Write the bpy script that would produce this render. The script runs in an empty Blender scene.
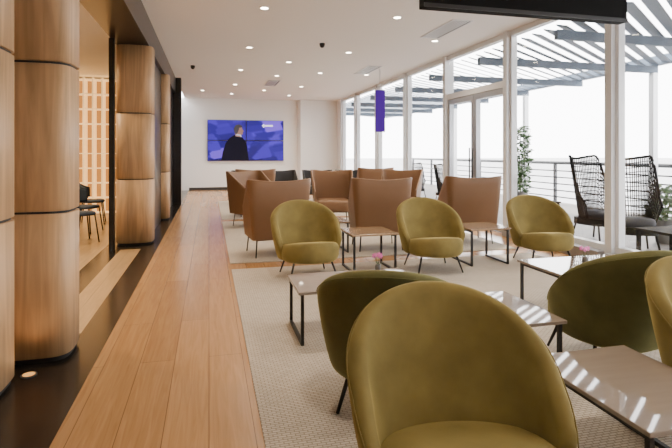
import bpy, bmesh, math, random
from mathutils import Vector, Matrix
random.seed(4)
C = bpy.context.scene.collection
PI = math.pi
H = 1.35; F = 500.0; TH = math.atan(127/500)

# ---------------------------------------------------------------- materials
def newmat(name):
    m = bpy.data.materials.new(name); m.use_nodes = True
    nt = m.node_tree; b = nt.nodes['Principled BSDF']
    return m, nt, b
def setin(b, k, v):
    if k in b.inputs: b.inputs[k].default_value = v
def mat(name, col, rough=0.5, metal=0.0, noise=0.0, nscale=20, bump=0.0, bscale=200, sheen=0, emit=None, es=1, coat=0, stretch=None, spec=None, dist=0):
    m, nt, b = newmat(name)
    setin(b, 'Base Color', (*col, 1)); setin(b, 'Roughness', rough); setin(b, 'Metallic', metal)
    if spec is not None: setin(b, 'Specular IOR Level', spec)
    if sheen:
        setin(b, 'Sheen Weight', sheen); setin(b, 'Sheen Roughness', .35)
        setin(b, 'Sheen Tint', (min(1, col[0]*3+.18), min(1, col[1]*3+.16), min(1, col[2]*3+.07), 1))
    if coat: setin(b, 'Coat Weight', coat); setin(b, 'Coat Roughness', .05)
    if emit: setin(b, 'Emission Color', (*emit, 1)); setin(b, 'Emission Strength', es)
    N = nt.nodes; L = nt.links
    if noise or bump:
        tc = N.new('ShaderNodeTexCoord'); mp = N.new('ShaderNodeMapping'); L.new(tc.outputs['Object'], mp.inputs[0])
        if stretch: mp.inputs['Scale'].default_value = stretch
    if noise:
        n = N.new('ShaderNodeTexNoise'); n.inputs['Scale'].default_value = nscale; n.inputs['Detail'].default_value = 6; n.inputs['Distortion'].default_value = dist
        L.new(mp.outputs[0], n.inputs['Vector'])
        r = N.new('ShaderNodeValToRGB'); r.color_ramp.elements[0].position = .3; r.color_ramp.elements[1].position = .7
        r.color_ramp.elements[0].color = (*[c*(1-noise) for c in col], 1)
        r.color_ramp.elements[1].color = (*[min(1, c*(1+noise)) for c in col], 1)
        L.new(n.outputs['Fac'], r.inputs[0]); L.new(r.outputs[0], b.inputs['Base Color'])
    if bump:
        n2 = N.new('ShaderNodeTexNoise'); n2.inputs['Scale'].default_value = bscale
        L.new(mp.outputs[0], n2.inputs['Vector'])
        bp = N.new('ShaderNodeBump'); bp.inputs['Strength'].default_value = bump; bp.inputs['Distance'].default_value = .003
        L.new(n2.outputs['Fac'], bp.inputs['Height']); L.new(bp.outputs[0], b.inputs['Normal'])
    return m

def floor_wood(name, c1, c2, rough=.24, width=.215, length=2.1):
    m, nt, b = newmat(name); N = nt.nodes; L = nt.links
    tc = N.new('ShaderNodeTexCoord'); sp = N.new('ShaderNodeSeparateXYZ'); cb = N.new('ShaderNodeCombineXYZ')
    L.new(tc.outputs['Object'], sp.inputs[0]); L.new(sp.outputs['Y'], cb.inputs['X']); L.new(sp.outputs['X'], cb.inputs['Y'])
    br = N.new('ShaderNodeTexBrick'); br.inputs['Scale'].default_value = 1
    br.inputs['Brick Width'].default_value = length; br.inputs['Row Height'].default_value = width
    br.inputs['Mortar Size'].default_value = .0022; br.inputs['Mortar Smooth'].default_value = .2
    br.inputs['Color1'].default_value = (*c1, 1); br.inputs['Color2'].default_value = (*c2, 1)
    br.inputs['Mortar'].default_value = (*[c*.35 for c in c1], 1); br.offset = .37
    L.new(cb.outputs[0], br.inputs['Vector'])
    mp = N.new('ShaderNodeMapping'); mp.inputs['Scale'].default_value = (14, .8, 1)
    L.new(tc.outputs['Object'], mp.inputs[0])
    n = N.new('ShaderNodeTexNoise'); n.inputs['Scale'].default_value = 2.2; n.inputs['Detail'].default_value = 7; n.inputs['Distortion'].default_value = 1.4
    L.new(mp.outputs[0], n.inputs['Vector'])
    r = N.new('ShaderNodeValToRGB'); r.color_ramp.elements[0].position = .30; r.color_ramp.elements[1].position = .70
    r.color_ramp.elements[0].color = (.76, .71, .64, 1); r.color_ramp.elements[1].color = (1.07, 1.05, 1.03, 1)
    L.new(n.outputs['Fac'], r.inputs[0])
    mx = N.new('ShaderNodeMix'); mx.data_type = 'RGBA'; mx.blend_type = 'MULTIPLY'; mx.inputs['Factor'].default_value = .9
    L.new(br.outputs['Color'], mx.inputs['A']); L.new(r.outputs[0], mx.inputs['B']); L.new(mx.outputs['Result'], b.inputs['Base Color'])
    bp = N.new('ShaderNodeBump'); bp.inputs['Strength'].default_value = .25; bp.inputs['Distance'].default_value = .002
    L.new(br.outputs['Fac'], bp.inputs['Height']); bp.invert = True; L.new(bp.outputs[0], b.inputs['Normal'])
    setin(b, 'Roughness', rough)
    return m

def carpet_mat():
    m, nt, b = newmat('carpet'); N = nt.nodes; L = nt.links
    tc = N.new('ShaderNodeTexCoord')
    br = N.new('ShaderNodeTexBrick'); br.inputs['Scale'].default_value = 1
    br.inputs['Brick Width'].default_value = .042; br.inputs['Row Height'].default_value = .0175
    br.inputs['Mortar Size'].default_value = .0038; br.inputs['Mortar Smooth'].default_value = .8
    br.inputs['Color1'].default_value = (.64, .575, .485, 1); br.inputs['Color2'].default_value = (.55, .49, .41, 1); br.inputs['Mortar'].default_value = (.30, .26, .21, 1)
    L.new(tc.outputs['Object'], br.inputs['Vector'])
    n = N.new('ShaderNodeTexNoise'); n.inputs['Scale'].default_value = 1.4; n.inputs['Detail'].default_value = 4
    L.new(tc.outputs['Object'], n.inputs['Vector'])
    r = N.new('ShaderNodeValToRGB'); r.color_ramp.elements[0].position = .3; r.color_ramp.elements[1].position = .7
    r.color_ramp.elements[0].color = (.86, .85, .83, 1); r.color_ramp.elements[1].color = (1, 1, 1, 1)
    L.new(n.outputs['Fac'], r.inputs[0])
    mx = N.new('ShaderNodeMix'); mx.data_type = 'RGBA'; mx.blend_type = 'MULTIPLY'; mx.inputs['Factor'].default_value = 1
    L.new(br.outputs['Color'], mx.inputs['A']); L.new(r.outputs[0], mx.inputs['B']); L.new(mx.outputs['Result'], b.inputs['Base Color'])
    bp = N.new('ShaderNodeBump'); bp.inputs['Strength'].default_value = .45; bp.inputs['Distance'].default_value = .003; bp.invert = True
    L.new(br.outputs['Fac'], bp.inputs['Height']); L.new(bp.outputs[0], b.inputs['Normal'])
    setin(b, 'Roughness', .95); setin(b, 'Specular IOR Level', .1)
    return m

def glass_mat(name, fac=.06, tint=(1, 1, 1)):
    m = bpy.data.materials.new(name); m.use_nodes = True; nt = m.node_tree; N = nt.nodes; L = nt.links
    N.remove(N['Principled BSDF']); out = N['Material Output']
    t = N.new('ShaderNodeBsdfTransparent'); t.inputs[0].default_value = (*tint, 1)
    g = N.new('ShaderNodeBsdfGlossy'); g.inputs['Roughness'].default_value = .02
    mx = N.new('ShaderNodeMixShader'); mx.inputs[0].default_value = fac
    L.new(t.outputs[0], mx.inputs[1]); L.new(g.outputs[0], mx.inputs[2]); L.new(mx.outputs[0], out.inputs['Surface'])
    return m

def screen_mat():
    m, nt, b = newmat('screen_picture'); N = nt.nodes; L = nt.links
    tc = N.new('ShaderNodeTexCoord'); mp = N.new('ShaderNodeMapping'); mp.inputs['Scale'].default_value = (1.1, .01, 1.7); mp.inputs['Rotation'].default_value = (0, .25, 0)
    L.new(tc.outputs['Object'], mp.inputs[0])
    n = N.new('ShaderNodeTexVoronoi'); n.distance = 'CHEBYCHEV'; n.feature = 'SMOOTH_F1'; n.inputs['Smoothness'].default_value = .25; n.inputs['Scale'].default_value = 1.5; L.new(mp.outputs[0], n.inputs['Vector'])
    r = N.new('ShaderNodeValToRGB'); e = r.color_ramp.elements
    e[0].position = .15; e[0].color = (.006, .002, .08, 1); e[1].position = .96; e[1].color = (.70, .42, 1, 1)
    for p, c in ((.42, (.02, .008, .22)), (.65, (.055, .022, .45)), (.84, (.17, .075, .68))):
        k = e.new(p); k.color = (*c, 1)
    L.new(n.outputs['Color'], r.inputs[0])
    b.inputs['Base Color'].default_value = (.01, .01, .015, 1); setin(b, 'Roughness', .5); setin(b, 'Specular IOR Level', .2)
    L.new(r.outputs[0], b.inputs['Emission Color']); setin(b, 'Emission Strength', 1.7)
    return m

M = dict(
    white=mat('wall_paint', (.90, .89, .865), .8), ceil=mat('ceiling_paint', (.94, .925, .90), .85),
    black=mat('black_lacquer', (.008, .007, .007), .3), blackm=mat('black_metal', (.012, .011, .011), .4, .3),
    bmatt=mat('matt_black_plastic', (.004, .004, .004), .7, spec=.1),
    bfloor=mat('black_floor_tile', (.018, .015, .013), .2, noise=.3, nscale=8),
    wood=floor_wood('oak_planks', (.50, .285, .125), (.405, .225, .095)), pale=floor_wood('pale_oak_planks', (.52, .36, .19), (.44, .30, .15), .3),
    veneer=mat('oak_veneer', (.435, .272, .138), .5, noise=.24, nscale=1.3, stretch=(9, 9, .6), spec=.35, dist=1.8),
    carpet=carpet_mat(),
    olive=mat('olive_velvet', (.172, .134, .044), .8, noise=.22, nscale=5, bump=.15, bscale=350, sheen=.6, spec=.12),
    green=mat('shaded_olive_velvet', (.110, .104, .040), .8, noise=.22, nscale=5, bump=.15, bscale=350, sheen=.6, spec=.12),  # olive velvet with the shade on the chair backs mixed into its colour
    tan=mat('tan_leather', (.195, .106, .054), .45, noise=.04, nscale=4, bump=.06, bscale=160, spec=.3),
    charcoal=mat('charcoal_fabric', (.02, .02, .022), .8, sheen=.2), navy=mat('navy_fabric', (.025, .045, .08), .7),
    ttop=mat('table_laminate', (.25, .205, .165), .03, noise=.05, nscale=3, stretch=(1, 8, 1), coat=.3),
    twood=mat('table_wood', (.25, .165, .10), .22, noise=.12, nscale=3, stretch=(1, 9, 1)),
    alu=mat('white_aluminium', (.74, .75, .76), .4, .1), alug=mat('grey_aluminium', (.38, .39, .41), .35, .5),
    glass=glass_mat('window_glass', .04),
    steel=mat('steel', (.06, .063, .067), .5, .3), deck=mat('terrace_deck', (.075, .066, .056), .6, noise=.35, nscale=3, stretch=(1, 12, 1)),
    pergola=mat('pergola_paint', (.12, .15, .19), .6, spec=.2),
    wicker=mat('dark_wicker', (.014, .013, .012), .8, spec=.15),
    cushion=mat('grey_cushion', (.03, .03, .034), .9), leaf=mat('leaf', (.05, .10, .028), .5, noise=.4, nscale=12),
    pink=mat('orchid_petal', (.75, .16, .45), .5), pot=mat('pot', (.12, .115, .11), .6), stem=mat('stem', (.08, .12, .03), .6),
    light=mat('lamp_disc', (1, 1, 1), .5, emit=(1, .86, .66), es=25),
    dgap=mat('dark_gap', (.03, .03, .03), .8), screen=screen_mat(),
    suit=mat('screen_suit', (.006, .006, .01), .6, emit=(.004, .003, .012), es=1, spec=.1), skin=mat('screen_skin', (.05, .03, .02), .5, emit=(.38, .19, .15), es=1),
    shirt=mat('screen_shirt', (.3, .3, .32), .5, emit=(.5, .48, .6), es=1),
    hair=mat('screen_hair', (.01, .01, .01), .5, emit=(.05, .04, .05), es=1), swhite=mat('screen_white', (.5, .5, .5), .3, emit=(1, 1, 1), es=1.6),
    violet=mat('violet_screen', (.01, .004, .04), .6, emit=(.075, .010, .27), es=1.0, spec=.1),
    shelf=mat('cream_shelf', (.72, .55, .32), .5, emit=(1, .64, .28), es=.95), shelfback=mat('shelf_back', (.34, .21, .09), .7, emit=(1, .48, .14), es=.22),  # warm backlight on the shelving put into its emission colour
    ground=mat('hazy_ground', (.3, .31, .325), .9, noise=.1, nscale=.05),
    warm=mat('uplight_lens', (.3, .15, .05), .3, emit=(1, .45, .12), es=1.3))

# ---------------------------------------------------------------- helpers
def obj(name, bm, m, parent=None, smooth=False, bevel=0, subsurf=0):
    bmesh.ops.recalc_face_normals(bm, faces=bm.faces)
    me = bpy.data.meshes.new(name); bm.to_mesh(me); bm.free()
    me.materials.append(m)
    if smooth:
        for p in me.polygons: p.use_smooth = True
    o = bpy.data.objects.new(name, me); C.objects.link(o)
    if parent: o.parent = parent
    if bevel:
        md = o.modifiers.new('bevel', 'BEVEL'); md.width = bevel; md.segments = 2; md.limit_method = 'ANGLE'
    if subsurf:
        md = o.modifiers.new('sub', 'SUBSURF'); md.levels = subsurf; md.render_levels = subsurf
    return o
def thing(name, label, cat, loc=(0, 0, 0), rz=0, group=None):
    o = bpy.data.objects.new(name, None); C.objects.link(o); o.empty_display_size = .1
    o.location = loc; o.rotation_euler = (0, 0, rz); o['label'] = label; o['category'] = cat
    if group: o['group'] = group
    return o
def tag(o, label, cat, group=None):
    o['label'] = label; o['category'] = cat
    if group: o['group'] = group
    return o
def dup(root, loc, rz, label, group=None):
    r = root.copy(); C.objects.link(r); r.location = loc; r.rotation_euler = (0, 0, rz); r['label'] = label
    if group: r['group'] = group
    for ch in list(root.children):
        c = ch.copy(); C.objects.link(c); c.parent = r
        for g in list(ch.children):
            d = g.copy(); C.objects.link(d); d.parent = c
    return r
def struct(name, bm, m, parent=None, **k):
    o = obj(name, bm, m, parent, **k)
    if not parent: o['kind'] = 'structure'
    return o
def B(*boxes):
    bm = bmesh.new()
    for (x0, x1, y0, y1, z0, z1) in boxes: box(bm, x0, x1, y0, y1, z0, z1)
    return bm
def box(bm, x0, x1, y0, y1, z0, z1):
    v = [bm.verts.new((x, y, z)) for z in (z0, z1) for y in (y0, y1) for x in (x0, x1)]
    for f in ((0, 1, 3, 2), (4, 5, 7, 6), (0, 1, 5, 4), (2, 3, 7, 6), (0, 2, 6, 4), (1, 3, 7, 5)):
        bm.faces.new([v[i] for i in f])
def tube(bm, pts, rad, seg=8):
    pts = [Vector(p) for p in pts]
    rads = rad if isinstance(rad, (list, tuple)) else [rad]*len(pts)
    rings = []
    for i, p in enumerate(pts):
        a = pts[max(0, i-1)]; b = pts[min(len(pts)-1, i+1)]; t = (b-a).normalized()
        u = t.orthogonal() if abs(t.z) > .9 else t.cross(Vector((0, 0, 1)))
        if abs(t.z) > .9: u = Vector((1, 0, 0)) - t*t.x
        u.normalize(); w = t.cross(u)
        rings.append([bm.verts.new(p + (u*math.cos(2*PI*k/seg) + w*math.sin(2*PI*k/seg))*rads[i]) for k in range(seg)])
    for i in range(len(rings)-1):
        for k in range(seg):
            bm.faces.new((rings[i][k], rings[i][(k+1) % seg], rings[i+1][(k+1) % seg], rings[i+1][k]))
    bm.faces.new(rings[0]); bm.faces.new(rings[-1])
    return bm
def T(pts, rad, seg=8): return tube(bmesh.new(), pts, rad, seg)
def rings_bm(prof, plan, seg=40, tilt=0):
    bm = bmesh.new(); R = []
    zmid = (min(p[1] for p in prof)+max(p[1] for p in prof))/2
    c = plan(None)
    def V_(x, y, z): return bm.verts.new((x, y, z - (tilt*(y-c[1]) if z > zmid else 0)))
    for s, z in prof:
        if s == 0: R.append([V_(c[0], c[1], z)])
        else:
            R.append([V_(c[0]+(plan(2*PI*k/seg)[0]-c[0])*s, c[1]+(plan(2*PI*k/seg)[1]-c[1])*s, z) for k in range(seg)])
    for a, b in zip(R, R[1:]):
        for k in range(seg):
            k2 = (k+1) % seg
            if len(a) == 1 and len(b) > 1: bm.faces.new((a[0], b[k], b[k2]))
            elif len(b) == 1 and len(a) > 1: bm.faces.new((a[k], a[k2], b[0]))
            else: bm.faces.new((a[k], a[k2], b[k2], b[k]))
    if len(R[0]) > 1: bm.faces.new(R[0])
    if len(R[-1]) > 1: bm.faces.new(R[-1])
    return bm
def ell(rx, ry, cx=0, cy=0, n=2.0):
    def f(a):
        if a is None: return (cx, cy)
        c, s = math.cos(a), math.sin(a)
        return (cx+rx*math.copysign(abs(c)**(2/n), c), cy+ry*math.copysign(abs(s)**(2/n), s))
    return f
def shell(stations, K=9):
    bm = bmesh.new(); R = []; rim = []
    for s in stations:
        h = s['zt']-s['zb']; th = s['th']/2; pad = s.get('pad', 0)
        def off(t): return s['lean']*t - s['tuck']*(1-t)**2.2
        sec = []
        for i in range(K):
            t = i/(K-1); z = s['zb']+t*(h-th); sec.append((off(t)+th, z))
        for k in (1, 2, 3):
            a = PI*k/4; sec.append((off(1)+th*math.cos(a), s['zt']-th+th*math.sin(a)))
        for i in range(K-1, -1, -1):
            t = i/(K-1); z = s['zb']+t*(h-th); sec.append((off(t)-th-pad*(1-t)**1.05, z))
        R.append([bm.verts.new((s['x']+s['nx']*o, s['y']+s['ny']*o, z)) for o, z in sec])
        rim.append((s['x']+s['nx']*(off(1)+th*.94), s['y']+s['ny']*(off(1)+th*.94), s['zt']-th*.72))
    n = len(R[0])
    for a, b in zip(R, R[1:]):
        for k in range(n):
            bm.faces.new((a[k], a[(k+1) % n], b[(k+1) % n], b[k]))
    bm.faces.new(R[0]); bm.faces.new(R[-1])
    return bm, rim

# ---------------------------------------------------------------- camera
cam = bpy.data.cameras.new('camera'); co = bpy.data.objects.new('camera', cam); C.objects.link(co)
co.location = (0, 0, H); co.rotation_euler = (PI/2, 0, -TH)
cam.sensor_width = 36; cam.lens = F*36/672; cam.shift_y = -(224-153)/672; cam.clip_end = 2000; cam.clip_start = .05
bpy.context.scene.camera = co

# ---------------------------------------------------------------- room shell
CZ = 3.35; WX = 4.75; BY = 18.8
struct('floor', B((-.71, 5.0, -3, BY+.2, -.12, 0)), M['wood'])
struct('trim_1', B((-.93, -.71, -3, BY+.2, -.12, 0)), M['bfloor'])
struct('trim_2', B((-1.44, -.93, -3, 4.1, -.12, 0), (-1.44, -.93, 7.5, BY+.2, -.12, 0), (-1.44, -1.2, 4.1, 7.5, -.12, 0)), M['bfloor'])
struct('floor_2', B((-7, -1.44, -3, BY+.2, -.12, 0), (-1.2, -.93, 4.1, 7.5, -.12, 0)), M['pale'])
struct('ceiling', B((-.86, 5.0, -3, BY+.2, CZ, CZ+.15)), M['ceil'])
struct('ceiling_2', B((-7, -1.32, -3, BY+.2, 3.05, 3.2)), M['ceil'])
struct('trim_3', B((-1.32, -.86, -3, 14.2, 2.94, CZ+.1)), M['black'])
struct('wall_back', B((-7, 5.0, BY, BY+.2, 0, CZ)), M['white'])
bm = bmesh.new()
v = [bm.verts.new(p) for z in (0, CZ-.001) for p in ((3.25, BY-.002, z), (3.33, BY-.3, z), (WX-.01, BY-.3, z), (WX-.01, BY-.002, z))]
for f in ((0, 1, 2, 3), (4, 5, 6, 7), (0, 1, 5, 4), (1, 2, 6, 5), (2, 3, 7, 6), (3, 0, 4, 7)): bm.faces.new([v[i] for i in f])
struct('wall_corner', bm, M['white'])
struct('baseboard_back', B((-.7, 3.2, BY-.02, BY-.001, .001, .1)), M['dgap'])
struct('wall_front', B((-7, 5.0, -3.2, -3.0, 0, CZ)), M['white'])
struct('wall_left', B((-7.2, -7, -3.2, BY+.2, 0, CZ)), M['white'])
struct('wall_partition', B((-1.32, -.93, 8.5, 14.2, 0, 2.94), (-.93, -.72, 13.9, 14.2, 0, CZ), (-1.32, -1.2, 14.2, BY, 0, CZ)), M['black'])
struct('wall_lounge', B((-7, -1.5, 12.5, 12.6, 0, 3.05)), M['white'])
struct('door_1', B((-1.34, -1.27, 7.45, 7.55, 0, 2.94)), M['black'])
for i, (x0, x1, y0, y1) in enumerate(((.25, 4.2, .3, 5.88), (.25, 4.2, 6.2, 10.0), (.25, 4.2, 10.35, 14.3))):
    tag(obj('carpet', B((x0, x1, y0, y1, .0005, .009)), M['carpet'], bevel=.003),
        ['beige looped carpet under the olive velvet chairs', 'beige looped carpet under the tan leather chairs', 'beige carpet furthest back, under the black chairs'][i], 'carpet', 'beige carpets beside the oak walkway')

# window wall
ys = [-1.5, .7, 2.9, 5.1, 7.3, 9.5, 11.7, 13.9, 16.1, 17.9]
struct('wall_right', B((WX, WX+.2, -3, -1.5, 0, CZ), (WX, WX+.2, 17.95, BY, 0, CZ)), M['white'])
for i, y in enumerate(ys):
    struct('trim_%d' % (10+i), B((WX-.03, WX+.17, y-.055, y+.055, 0, CZ)), M['alu'], bevel=.004)
for i in range(len(ys)-1):
    y0, y1 = ys[i]+.057, ys[i+1]-.057
    door = (i == 4)
    if not door:
        w = struct('window_%d' % (i+1), B((WX+.07, WX+.08, y0, y1, .2, CZ-.07)), M['glass'])
        fr = obj('window_frame', B((WX+.02, WX+.13, y0, y1, .14, .21), (WX+.02, WX+.13, y0, y1, CZ-.09, CZ-.002), (WX+.03, WX+.12, y0, y0+.05, .21, CZ-.09), (WX+.03, WX+.12, y1-.05, y1, .21, CZ-.09)), M['alu'], w)
        obj('window_sill', B((WX-.12, WX+.15, y0, y1, .0, .14)), M['alug'], w, bevel=.005)
    else:
        w = struct('window_%d' % (i+1), B((WX+.07, WX+.08, y0, y1, 2.55, CZ-.07)), M['glass'])
        obj('window_frame', B((WX+.02, WX+.13, y0, y1, 2.45, 2.56), (WX+.02, WX+.13, y0, y1, CZ-.09, CZ-.002)), M['alu'], w)
        ym = (y0+y1)/2
        for k, (a, b) in enumerate(((y0, ym-.005), (ym+.005, y1))):
            d = struct('door_%d' % (k+2), B((WX+.07, WX+.08, a+.08, b-.08, .1, 2.36)), M['glass'])
            obj('door_frame', B((WX+.03, WX+.12, a, a+.09, .01, 2.445), (WX+.03, WX+.12, b-.09, b, .01, 2.445), (WX+.03, WX+.12, a+.09, b-.09, .01, .12), (WX+.03, WX+.12, a+.09, b-.09, 2.34, 2.445)), M['alug'], d)
            hy = (b-.045) if k == 0 else (a+.045)
            obj('door_handle', T([(WX-.03, hy, .85), (WX-.03, hy, 1.45)], .014), M['steel'], d, smooth=True)

# ---------------------------------------------------------------- oak columns
def column(x, y, rx, ry, label):
    t = thing('wooden_column', label, 'column', (x, y, 0), 0, 'oak clad columns along the walkway')
    obj('core', rings_bm([(.93, .001), (.93, 2.938)], ell(rx, ry, n=3.8), 48), M['dgap'], t, smooth=True)
    for a, b in ((.03, .958), (.972, 1.928), (1.942, 2.935)):
        p = obj('veneer_panel', rings_bm([(.94, a), (1, a+.004), (1, b-.004), (.94, b)], ell(rx, ry, n=3.8), 120), M['veneer'], t)
        for q in p.data.polygons: q.use_smooth = abs(q.normal.z) < .3
    return t
column(-1.325, 3.22, .215, .205, 'rounded oak column cut off by left edge of the photo')
column(-1.10, 3.77, .215, .205, 'tall rounded oak column nearest the walkway, standing at left of photo')
column(-1.07, 8.05, .26, .25, 'rounded oak column beyond the opening, beside the black door post')
column(-.98, 10.8, .20, .24, 'oak column set in the black wall, farthest from the camera')
t = thing('floor_uplight', 'small round floor uplight between the two nearest oak columns', 'uplight', (-1.06, 3.40, 0))
obj('ring', rings_bm([(1, .0), (1, .006), (.8, .007)], ell(.045, .045), 24), M['steel'], t)
obj('lens', rings_bm([(1, .0072), (0, .0085)], ell(.034, .034), 24), M['warm'], t)

# ---------------------------------------------------------------- lounge chairs (velvet)
def velvet_chair(label, loc, rz, m, group, name='lounge_chair'):
    t = thing(name, label, 'chair', loc, rz, group)
    st = []; n = 41; mx = math.radians(112)
    for i in range(n):
        ph = -mx+2*mx*i/(n-1); c = math.cos(ph); s = math.sin(ph)
        e = abs(ph)/mx
        st.append(dict(x=.320*s, y=.310*c, nx=s, ny=c, zb=.145+.05*e, zt=.335+.460*max(0, ((c+.45)/1.45))**.74, lean=.028+.070*max(0, c), tuck=.035, th=.084*(1-.35*e**4), pad=.17*max(0, c)**.8))
    bm, rim = shell(st)
    b = obj('backrest', bm, m, t, smooth=True, subsurf=1)
    obj('piping', T(rim, .0026, 6), m, b, smooth=True)
    def plan(a):
        if a is None: return (0, -.06)
        c, s = math.cos(a), math.sin(a)
        ry = .30 if s > 0 else .345
        return (.318*math.copysign(abs(c)**.88, c), -.06+ry*math.copysign(abs(s)**.88, s))
    obj('seat', rings_bm([(0, .185), (.75, .185), (.90, .195), (.965, .217), (.995, .25), (1, .28), (.985, .315), (.94, .342), (.84, .357), (.45, .366), (0, .368)], plan, 56, tilt=.17), m, t, smooth=True)
    for sx, sy in ((-1, -1), (1, -1), (-1, 1), (1, 1)):
        obj('leg', T([(sx*.20, sy*.19-.03, .205), (sx*.26, sy*.25-.03, .002)], [.013, .009], 10), M['blackm'], t, smooth=True)
    return t
G = .0115
g1 = 'velvet lounge chairs facing the camera'; g2 = 'shaded olive lounge chairs seen from behind'
proto = velvet_chair('olive velvet lounge chair left of the row, beside the oak walkway', (1.05, 5.41, G), math.radians(4), M['olive'], g1)
dup(proto, (2.51, 5.36, G), math.radians(-4), 'olive velvet lounge chair in middle of the row, between two tan square tables')
dup(proto, (3.98, 5.36, G), math.radians(-10), 'olive velvet lounge chair against the window wall, next to the glazing')
dup(proto, (.85, 1.575, G), math.radians(-8), 'olive velvet lounge chair nearest the camera, its big rounded back in full view')
dup(proto, (2.42, 1.74, G), math.radians(-4), 'olive velvet lounge chair cut off by the right edge of the photo')
p2 = velvet_chair('shaded olive velvet lounge chair with its back to camera, behind nearest olive chair', (.965, 2.58, G), PI-math.radians(24), M['green'], g2)
dup(p2, (2.50, 2.69, G), PI-math.radians(8), 'shaded olive velvet lounge chair with its back to camera, on the window side')

# ---------------------------------------------------------------- tan high-back armchairs
def tan_chair(label, loc, rz, m, group, hgt=1.0, name='armchair'):
    t = thing(name, label, 'armchair', loc, rz, group)
    W, Dp, r = .345, .30, .028
    pts = []
    for k in range(8): pts.append((-W, -Dp+(2*Dp-r)*k/8, -1, 0))
    for k in range(0, 6):
        a = PI-(PI/2)*k/5; pts.append((-W+r+r*math.cos(a), Dp-r+r*math.sin(a), math.cos(a), math.sin(a)))
    for k in range(1, 8): pts.append((-W+r+(2*W-2*r)*k/8, Dp, 0, 1))
    for k in range(0, 6):
        a = PI/2-(PI/2)*k/5; pts.append((W-r+r*math.cos(a), Dp-r+r*math.sin(a), math.cos(a), math.sin(a)))
    for k in range(1, 9): pts.append((W, Dp-r-(2*Dp-r)*k/8, 1, 0))
    st = []
    for x, y, nx, ny in pts:
        f = (y+Dp)/(2*Dp)
        s = min(1, f/.95)
        ear = .028*min(1, (abs(x)/W))**2
        st.append(dict(x=x*(1-.06*(1-f)), y=y, nx=nx, ny=ny, zb=.235, zt=hgt*(.62+.36*s)+ear*s, lean=.02+.045*f, tuck=.008, th=.030))
    bm, rim = shell(st)
    b = obj('backrest', bm, m, t, smooth=True)
    md = b.modifiers.new('edges', 'EDGE_SPLIT'); md.split_angle = math.radians(50)
    obj('piping', T(rim, .003, 6), m, b, smooth=True)
    obj('seat', rings_bm([(0, .24), (.95, .24), (1, .26), (1, .40), (.97, .43), (.85, .445), (0, .45)], ell(.318, .32, 0, -.04, 8), 40), m, t, smooth=True)
    for sx in (-1, 1):
        for sy in (-1, 1):
            obj('leg', T([(sx*.28, sy*.24-.02, .24), (sx*.30, sy*.27-.02, .002)], [.011, .008], 8), M['blackm'], t, smooth=True)
    obj('base_frame', B((-.29, .29, -.27, -.25, .215, .232), (-.29, .29, .21, .23, .215, .232), (-.29, -.27, -.25, .21, .215, .232), (.27, .29, -.25, .21, .215, .232)), M['blackm'], t)
    return t
g3 = 'tan leather armchairs turned away from the camera'; g4 = 'tan leather armchairs facing the camera'
tp = tan_chair('tan leather armchair seen from behind, left of the row beside the walkway', (.84, 6.68, G), PI+math.radians(8), M['tan'], g3)
dup(tp, (2.30, 6.70, G), PI-math.radians(5), 'tan leather armchair seen from behind, between the left and middle olive chairs')
dup(tp, (3.78, 6.85, G), PI-math.radians(8), 'tan leather armchair seen from behind, in front of the glass door')
dup(tp, (.82, 9.35, G), math.radians(38), 'tan leather armchair facing camera at the walkway edge of the second carpet', g4)
dup(tp, (2.32, 9.40, G), math.radians(-10), 'tan leather armchair facing camera, below the right side of the video wall', g4)
dup(tp, (3.72, 9.40, G), math.radians(-30), 'tan leather armchair turned toward the room, nearest the glass door', g4)
dup(tp, (.95, 10.85, G), PI, 'distant tan leather armchair seen from behind, on the third carpet near walkway', g3)
dup(tp, (3.75, 11.2, G), PI-.1, 'distant tan leather armchair seen from behind, under the violet hanging sign', g3)
ch = tan_chair('low black armchair in far row, leftmost, below the video wall', (1.0, 13.5, G), 0, M['charcoal'], 'black armchairs in the far row', .86)
dup(ch, (1.95, 13.5, G), .1, 'low black armchair in far row, second from the walkway', None)
dup(ch, (2.90, 13.4, G), -.1, 'low black armchair in far row, third from the walkway', None)
dup(ch, (3.85, 13.4, G), -.1, 'low black armchair in far row, closest to the windows', None)

# ---------------------------------------------------------------- tables
def table(label, x0, x1, y0, y1, h=.42, group='low tables with black loop legs', top='ttop'):
    cx, cy = (x0+x1)/2, (y0+y1)/2; w, d = (x1-x0)/2, (y1-y0)/2
    t = thing('low_table', label, 'table', (cx, cy, G), 0, group)
    obj('tabletop', B((-w, w, -d, d, h-.02, h)), M[top], t, bevel=.004)
    s = .011
    for sx in (-1, 1):
        x = sx*(w-.03)
        obj('leg_frame', B((x-s, x+s, -d+.02, -d+.02+2*s, 0, h-.0205), (x-s, x+s, d-.02-2*s, d-.02, 0, h-.0205),
                           (x-s, x+s, -d+.02+2*s, d-.02-2*s, 0, 2*s), (x-s, x+s, -d+.02+2*s, d-.02-2*s, h-.0205-2*s, h-.0205)), M['blackm'], t)
    return t
table('brown wooden low table between left and middle olive chairs', 1.52, 2.06, 5.25, 5.79, .44, top='twood')
table('brown wooden low table between middle olive chair and window-side olive chair', 2.98, 3.52, 5.30, 5.84, .44, top='twood')
TL = .375
table('long low table behind the left shaded olive chair, orchid on it', .60, 1.56, 3.40, 3.95, TL)
table('long low table near the windows behind right shaded olive chair, orchid on it', 2.70, 3.86, 3.36, 3.98, TL)
table('glossy low table between the two shaded olive chairs', 1.39, 2.0, 2.46, 3.10, TL)
table('glossy low table at bottom right corner, beside nearest olive chair', 1.47, 2.02, 1.40, 2.08, TL)
table('low table between left and middle tan armchairs seen from behind', 1.32, 1.84, 6.45, 6.97, top='twood')
table('low table between middle tan armchair and the one at glass door', 2.80, 3.30, 6.5, 7.02, top='twood')
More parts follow.
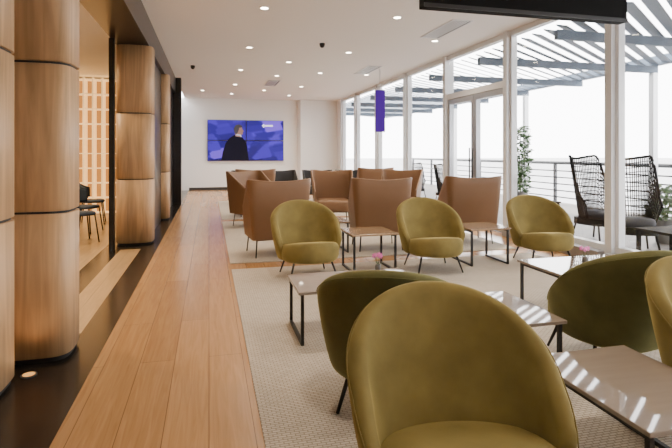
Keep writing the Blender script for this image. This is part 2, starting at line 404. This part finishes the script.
table('distant low table between walkway-side and central tan armchairs', 1.3, 1.85, 8.0, 8.5, top='twood')
table('distant low table near the glass door on second carpet', 2.75, 3.3, 8.2, 8.7, top='twood')

def orchid(x, y, z, label, seed):
    random.seed(seed)
    t = thing('potted_orchid', label, 'flower', (x, y, z), 0, 'small pink orchids on tables')
    obj('vase', rings_bm([(.7, 0), (1, .01), (1, .045), (.75, .06), (.6, .06)], ell(.024, .024), 20), M['pot'], t, smooth=True)
    for k in range(3):
        a = k*2.1+seed; dx, dy = .03*math.cos(a), .03*math.sin(a)
        obj('stem', T([(0, 0, .05), (dx*.4, dy*.4, .09), (dx, dy, .125)], .0018, 5), M['stem'], t, smooth=True)
        bm = bmesh.new()
        for j in range(5):
            an = j*2*PI/5; c = Vector((dx, dy, .13)); u = Vector((math.cos(an), .25, math.sin(an)))*.022; w = Vector((-math.sin(an), 0, math.cos(an)))*.010
            vs = [bm.verts.new(c), bm.verts.new(c+u*.6+w), bm.verts.new(c+u*1.15), bm.verts.new(c+u*.6-w)]; bm.faces.new(vs)
        obj('flower', bm, M['pink'], t)
    bm = bmesh.new()
    for j in range(4):
        an = j*1.6; c = Vector((0, 0, .055)); u = Vector((math.cos(an), math.sin(an), .4)); w = Vector((-math.sin(an), math.cos(an), 0))*.008
        vs = [bm.verts.new(c), bm.verts.new(c+u*.03+w), bm.verts.new(c+u*.055), bm.verts.new(c+u*.03-w)]; bm.faces.new(vs)
    obj('leaves', bm, M['leaf'], t)
orchid(1.33, 3.85, G+TL+.001, 'small pink orchid in a pot behind the left shaded olive chair', 1)
orchid(3.17, 3.68, G+TL+.001, 'small pink orchid in a pot on table near windows', 2)

# ---------------------------------------------------------------- video wall
t = thing('video_wall', 'two by two video wall on back wall showing a man in dark suit on violet', 'screen', (1.33, BY, 1.06))
for i in (0, 1):
    for j in (0, 1):
        x0 = -1.385+i*1.39; z0 = j*.755
        p = obj('display_panel', B((x0, x0+1.38, -.10, -.001, z0, z0+.745)), M['black'], t)
        obj('screen', B((x0+.012, x0+1.368, -.103, -.1005, z0+.012, z0+.733)), M['screen'], p)
def poly(pts, y, dy=.002):
    bm = bmesh.new(); a = [bm.verts.new((x, y, z)) for x, z in pts]; b = [bm.verts.new((x, y-dy, z)) for x, z in pts]
    bm.faces.new(a); bm.faces.new(b)
    for i in range(len(a)): bm.faces.new((a[i], a[(i+1) % len(a)], b[(i+1) % len(a)], b[i]))
    return bm
man = obj('pictured_man_suit', poly([(-.90, .015), (-.84, .34), (-.74, .66), (-.60, .84), (-.42, .96), (-.25, .95), (-.14, .86), (-.02, .72), (.04, .52), (.06, .30), (.10, .015)], -.105), M['suit'], t)
obj('pictured_head', poly([(-.38, .90), (-.41, 1.02), (-.42, 1.16), (-.36, 1.27), (-.24, 1.30), (-.16, 1.25), (-.135, 1.16), (-.085, 1.09), (-.125, 1.06), (-.115, 1.02), (-.14, .97), (-.21, .95), (-.22, .88)], -.1072), M['skin'], man)
obj('pictured_hair', poly([(-.37, .97), (-.43, 1.04), (-.455, 1.18), (-.39, 1.31), (-.26, 1.35), (-.14, 1.29), (-.15, 1.23), (-.25, 1.22), (-.27, 1.13), (-.31, 1.03)], -.1094), M['hair'], man)
obj('pictured_shirt', poly([(-.39, .945), (-.33, .985), (-.20, .965), (-.16, .89), (-.19, .87), (-.23, .925)], -.1072-.0044), M['shirt'], man)
obj('screen_mark', B((.62, .66, -.107, -.105, 1.24, 1.36), (.70, .98, -.107, -.105, 1.28, 1.33), (.58, .70, -.107, -.105, 1.29, 1.315)), M['swhite'], t)

sx, sy = 3.95, 11.3
t = thing('hanging_sign', 'narrow violet digital sign hanging from ceiling by the windows', 'sign', (sx, sy, 1.85))
obj('housing', B((-.125, .125, -.03, .03, 0, 1.0)), M['alu'], t, bevel=.005)
obj('display', B((-.12, .12, -.033, -.0305, .005, .995)), M['violet'], t)
obj('hanger', T([(0, 0, 1.0), (0, 0, CZ-1.85)], .012), M['alu'], t)
t = thing('hanging_display', 'large black display hanging from ceiling at top edge of photo', 'screen', (2.42, 3.42, 2.42))
obj('housing', B((-.9, .9, -.04, .05, 0, .86)), M['bmatt'], t, bevel=.006)
obj('bezel', B((-.9, .9, -.046, -.0405, -.0, .03)), M['blackm'], t)
for x in (-.5, .5): obj('hanger', T([(x, .01, .86), (x, .01, .929)], .02), M['blackm'], t)

# ---------------------------------------------------------------- ceiling fittings
lights = [(x, y) for y in (1.6, 4.25, 6.92, 9.57, 12.2, 14.85, 17.2) for x in (.74, 2.69)] + [(1.7, y) for y in (10.9, 12.9, 16.0)] + [(3.9, 8.2), (3.9, 12.2), (-.2, 16.5)]  # nearest two rows are out of view, added for their light
proto = None
for i, (x, y) in enumerate(lights):
    lb = 'small round recessed ceiling downlight in the white ceiling'
    if proto is None:
        proto = thing('ceiling_downlight', lb, 'ceiling light', (x, y, CZ), 0, 'recessed downlights in the white ceiling')
        obj('rim', rings_bm([(.8, -.006), (1, -.006), (1, -.0005), (.8, -.0005)], ell(.07, .07), 24), M['alu'], proto)
        obj('lamp', rings_bm([(1, -.008), (1, -.002)], ell(.052, .052), 20), M['light'], proto)
    else: dup(proto, (x, y, CZ), 0, lb, 'recessed downlights in the white ceiling')
    l = bpy.data.lights.new('downlight_lamp', 'SPOT'); l.energy = 150; l.color = (1, .83, .64); l.spot_size = math.radians(145); l.spot_blend = 1; l.shadow_soft_size = .08
    o = bpy.data.objects.new('downlight_lamp', l); C.objects.link(o); o.location = (x, y, CZ-.03)
for i, (x, y) in enumerate(((3.7, 7.4), (3.7, 11.5), (1.75, 14.3))):
    t = thing('ceiling_vent', ['slatted ceiling vent near the top of the glass door', 'slatted ceiling vent near the violet hanging sign', 'slatted ceiling vent far down the room'][i], 'vent', (x, y, CZ), 0, 'slatted ceiling vents')
    obj('frame', B((-.17, .17, -.6, -.58, -.012, -.0005), (-.17, .17, .58, .6, -.012, -.0005), (-.17, -.15, -.58, .58, -.012, -.0005), (.15, .17, -.58, .58, -.012, -.0005)), M['alu'], t)
    obj('backing', B((-.15, .15, -.58, .58, -.004, -.0006)), M['dgap'], t)
    obj('slats', B(*[(-.135+k*.045, -.11+k*.045, -.58, .58, -.01, -.0045) for k in range(6)]), M['alu'], t)
for i, (x, y) in enumerate(((-.36, 11.9), (2.0, 8.9))):  # small black domed ceiling fittings, the first standing for a track spot
    t = thing('ceiling_fitting', ['small black fitting on ceiling near the black beam', 'small dark dome fitting on ceiling midway down the room'][i], 'fitting', (x, y, CZ))
    obj('mount', rings_bm([(1, -.03), (1, -.0005)], ell(.05, .05), 20), M['blackm'], t)
    obj('dome', rings_bm([(0, -.085), (.5, -.078), (.85, -.055), (.95, -.0305)], ell(.05, .05), 20), M['black'], t, smooth=True)

# ---------------------------------------------------------------- neighbouring room
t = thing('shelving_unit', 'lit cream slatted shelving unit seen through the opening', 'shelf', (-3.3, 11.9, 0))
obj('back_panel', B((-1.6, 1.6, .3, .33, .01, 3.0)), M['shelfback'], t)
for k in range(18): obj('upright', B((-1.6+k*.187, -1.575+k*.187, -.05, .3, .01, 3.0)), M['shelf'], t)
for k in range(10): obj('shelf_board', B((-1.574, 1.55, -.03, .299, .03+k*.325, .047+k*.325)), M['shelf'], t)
def cafe_chair(label, loc, rz):
    t = thing('dining_chair', label, 'chair', loc, rz, 'dark chairs in the neighbouring room')
    st = []
    for i in range(15):
        ph = -1.25+2.5*i/14; st.append(dict(x=.22*math.sin(ph), y=.21*math.cos(ph), nx=math.sin(ph), ny=math.cos(ph), zb=.46+.04*abs(ph), zt=.80-.09*abs(ph), lean=.03, tuck=0, th=.03))
    bm, rim = shell(st, 4); obj('backrest', bm, M['navy'], t, smooth=True)
    obj('seat', rings_bm([(0, .41), (.95, .41), (1, .43), (.95, .455), (0, .46)], ell(.22, .21, n=3), 24), M['navy'], t, smooth=True)
    for a, b in ((-1, -1), (1, -1), (-1, 1), (1, 1)):
        obj('leg', T([(a*.17, b*.16, .43), (a*.21, b*.21, .002)], .011, 8), M['blackm'], t, smooth=True)
    return t
c = cafe_chair('dark blue dining chair nearest the oak column in neighbouring room', (-1.9, 8.3, 0), 2.1)
dup(c, (-2.05, 9.3, 0), 1.3, 'dark blue dining chair second along the neighbouring room table')
dup(c, (-2.15, 10.4, 0), 1.7, 'dark blue dining chair furthest away, close to the lit shelving')
t = thing('dining_table', 'dark table beside the dining chairs in neighbouring room', 'table', (-2.85, 9.3, 0))
obj('tabletop', B((-.38, .38, -1.5, 1.5, .71, .74)), M['charcoal'], t)
for a in (-.3, .3):
    for b in (-1.4, 1.4): obj('leg', B((a-.02, a+.02, b-.02, b+.02, 0, .7095)), M['blackm'], t)

# ---------------------------------------------------------------- terrace
struct('floor_terrace', B((WX+.2, 9.5, -4, 24, -.15, -.02)), M['deck'])
struct('ground', B((9.6, 1200, -500, 1200, -12.2, -12)), M['ground'])
t = thing('terrace_railing', 'steel terrace railing with horizontal rails beyond the windows', 'railing', (9.35, 0, -.02))
for y in range(-2, 24, 2): obj('post', B((-.035, .035, y-.035, y+.035, 0, 1.08)), M['steel'], t)
obj('top_rail', T([(0, -3, 1.1), (0, 23, 1.1)], .045), M['steel'], t, smooth=True)
for k in range(5): obj('rail', T([(0, -3, .16+k*.18), (0, 23, .16+k*.18)], .018), M['steel'], t, smooth=True)
t = thing('pergola', 'louvred pergola roof over the terrace', 'pergola', (7.1, 9, -.02))
for y in (-9.2, -7, -4.8, -2.6, -.4, 1.8, 4.0, 6.2, 8.4, 10.6, 12.8):
    obj('beam', B((-2.1, 2.1, y-.04, y+.04, 3.06, 3.2)), M['pergola'], t)
for y in (-9.2, -4.8, -.4, 4.0, 8.4, 12.8):
    obj('post', B((1.95, 2.07, y-.06, y+.06, 0, 3.059)), M['alu'], t)
obj('edge_beam', B((1.93, 2.08, -12, 13, 3.201, 3.4)), M['pergola'], t)
bm = bmesh.new()
for k in range(98):                                   # broad louvres laid on a diagonal across the beams
    y = -15+k*.29
    vs = []
    for x, yo in ((-2.08, 0), (2.1, 2.9)):
        vs += [bm.verts.new(p) for p in ((x, y+yo, 3.215), (x, y+yo+.235, 3.29), (x, y+yo+.24, 3.27), (x, y+yo+.005, 3.202))]
    for f in ((0, 1, 2, 3), (4, 5, 6, 7), (0, 1, 5, 4), (1, 2, 6, 5), (2, 3, 7, 6), (3, 0, 4, 7)): bm.faces.new([vs[i] for i in f])
obj('louvres', bm, M['pergola'], t)

def wicker_chair(label, loc, rz, k_=1.0):
    t = thing('wicker_chair', label, 'chair', loc, rz, 'high-backed wicker chairs on the terrace')
    bars = bmesh.new(); n = 43
    tops = []; bots = []; mids = {k: [] for k in range(13)}
    for i in range(n):
        ph = -1.7+3.4*i/(n-1); c, s = math.cos(ph), math.sin(ph)
        q = min(1, max(0, (c+.15)/.8)); q = q*q*(3-2*q)
        zt = .62+.66*q+.06*abs(s)*q
        def P(f):
            z = .34+(zt-.34)*f; r = .23+.10*f
            return (k_*r*math.copysign(abs(s)**.8, s), r*math.copysign(abs(c)**.8, c)*1.0+.06*f*c, z)
        tube(bars, [P(0), P(.35), P(.7), P(1)], .0075, 6)
        tops.append(P(1)); bots.append(P(0))
        for k in mids: mids[k].append(P((k+1)/14))
    obj('woven_back', bars, M['wicker'], t, smooth=True)
    bm = T(tops, .018, 8); tube(bm, bots, .018, 8)
    for k in mids: tube(bm, mids[k], .006, 5)
    obj('back_frame', bm, M['wicker'], t, smooth=True)
    obj('seat', rings_bm([(0, .26), (1, .26), (1, .36), (0, .36)], ell(.27*k_, .30, n=3), 28), M['wicker'], t)
    obj('cushion', rings_bm([(0, .361), (.95, .361), (1, .40), (.95, .46), (0, .47)], ell(.24*k_, .26, 0, -.02, 3), 28), M['cushion'], t, smooth=True)
    for a, b in ((-1, -1), (1, -1), (-1, 1), (1, 1)):
        obj('leg', T([(a*.2*k_, b*.2, .3), (a*.25*k_, b*.27, .002)], .014, 8), M['wicker'], t, smooth=True)
    return t
w = wicker_chair('high-backed dark wicker chair on terrace, left of the wide mullion', (5.88, 6.58, -.02), math.radians(8))
dup(w, (5.75, 5.74, -.02), math.radians(-30), 'high-backed dark wicker chair on terrace, right of the wide mullion')
a = dup(w, (6.3, 12.6, -.02), math.radians(40), 'dark wicker chair on terrace beyond the glass door, far down'); a.scale = (.8, .8, .8)
a = dup(w, (6.2, 14.3, -.02), math.radians(0), 'dark wicker chair on terrace farthest away of all'); a.scale = (.8, .8, .8)
def ttable(label, x, y):
    t = thing('terrace_table', label, 'table', (x, y, -.02))
    obj('tabletop', B((-.3, .3, -.3, .3, .40, .43)), M['wicker'], t)
    for a in (-.26, .26):
        for b in (-.26, .26): obj('leg', B((a-.02, a+.02, b-.02, b+.02, 0, .3995)), M['wicker'], t)
ttable('low dark table on terrace at right edge beside the wicker chair', 5.5, 4.9)
ttable('low dark table on terrace outside the glass door', 6.3, 8.6)

def shrub(label, loc, r, h, ph, n, seed):
    random.seed(seed)
    t = thing('potted_plant', label, 'plant', loc)
    obj('pot', rings_bm([(.75, 0), (.8, .01), (1, ph), (.88, ph), (.85, ph-.04)], ell(r*.6, r*.6), 24), M['pot'], t, smooth=True)
    bm = bmesh.new()
    for k in range(5): tube(bm, [(0, 0, ph-.04), (random.uniform(-.4, .4)*r, random.uniform(-.4, .4)*r, ph+h*.5), (random.uniform(-.7, .7)*r, random.uniform(-.7, .7)*r, ph+h*.95)], [.014, .01, .004], 5)
    obj('stem', bm, M['stem'], t)
    bm = bmesh.new()
    for k in range(n):
        a = random.uniform(0, 2*PI); z = random.random(); rr = r*math.sqrt(random.random())*(1-.5*abs(z-.4))
        c = Vector((rr*math.cos(a), rr*math.sin(a), ph+.02+z*h)); u = Vector((random.uniform(-1, 1), random.uniform(-1, 1), random.uniform(-.2, 1))).normalized()*.07
        w_ = u.orthogonal().normalized()*.028
        bm.faces.new([bm.verts.new(c-u), bm.verts.new(c+w_), bm.verts.new(c+u), bm.verts.new(c-w_)])
    obj('leaves', bm, M['leaf'], t)
shrub('tall leafy plant in pot on terrace beyond the glass door', (6.8, 9.9, -.02), .28, 1.45, .5, 620, 5)
shrub('low leafy plant in pot on terrace at right edge of photo', (6.75, 6.15, -.02), .28, .5, .35, 260, 6)

# ---------------------------------------------------------------- lights
w = bpy.data.worlds.new('world'); bpy.context.scene.world = w; w.use_nodes = True
bg = w.node_tree.nodes['Background']; bg.inputs[0].default_value = (.98, .97, .98, 1); bg.inputs[1].default_value = 13
s = bpy.data.lights.new('sun', 'SUN'); s.energy = 12; s.color = (1, .88, .72); s.angle = .03
o = bpy.data.objects.new('sun', s); C.objects.link(o); o.rotation_euler = Vector((.5, .5, 1.25)).to_track_quat('Z', 'Y').to_euler()
for (x, y, e) in ((-2.6, 5.5, 170), (-3, 10.5, 190), (-2.3, 8, 150)):  # added spots without fixtures, put in to brighten the neighbouring room
    l = bpy.data.lights.new('side_room_fill', 'SPOT'); l.energy = e*1.6; l.color = (1, .72, .42); l.spot_size = 2.6; l.spot_blend = .8; l.shadow_soft_size = .06
    o = bpy.data.objects.new('side_room_fill', l); C.objects.link(o); o.location = (x, y, 3.0)
l = bpy.data.lights.new('uplight_lamp', 'SPOT'); l.energy = 2.6; l.color = (1, .58, .26); l.spot_size = 2.2; l.spot_blend = 1; l.shadow_soft_size = .03
o = bpy.data.objects.new('uplight_lamp', l); C.objects.link(o); o.location = (-1.06, 3.40, .03); o.rotation_euler = (PI, 0, 0)
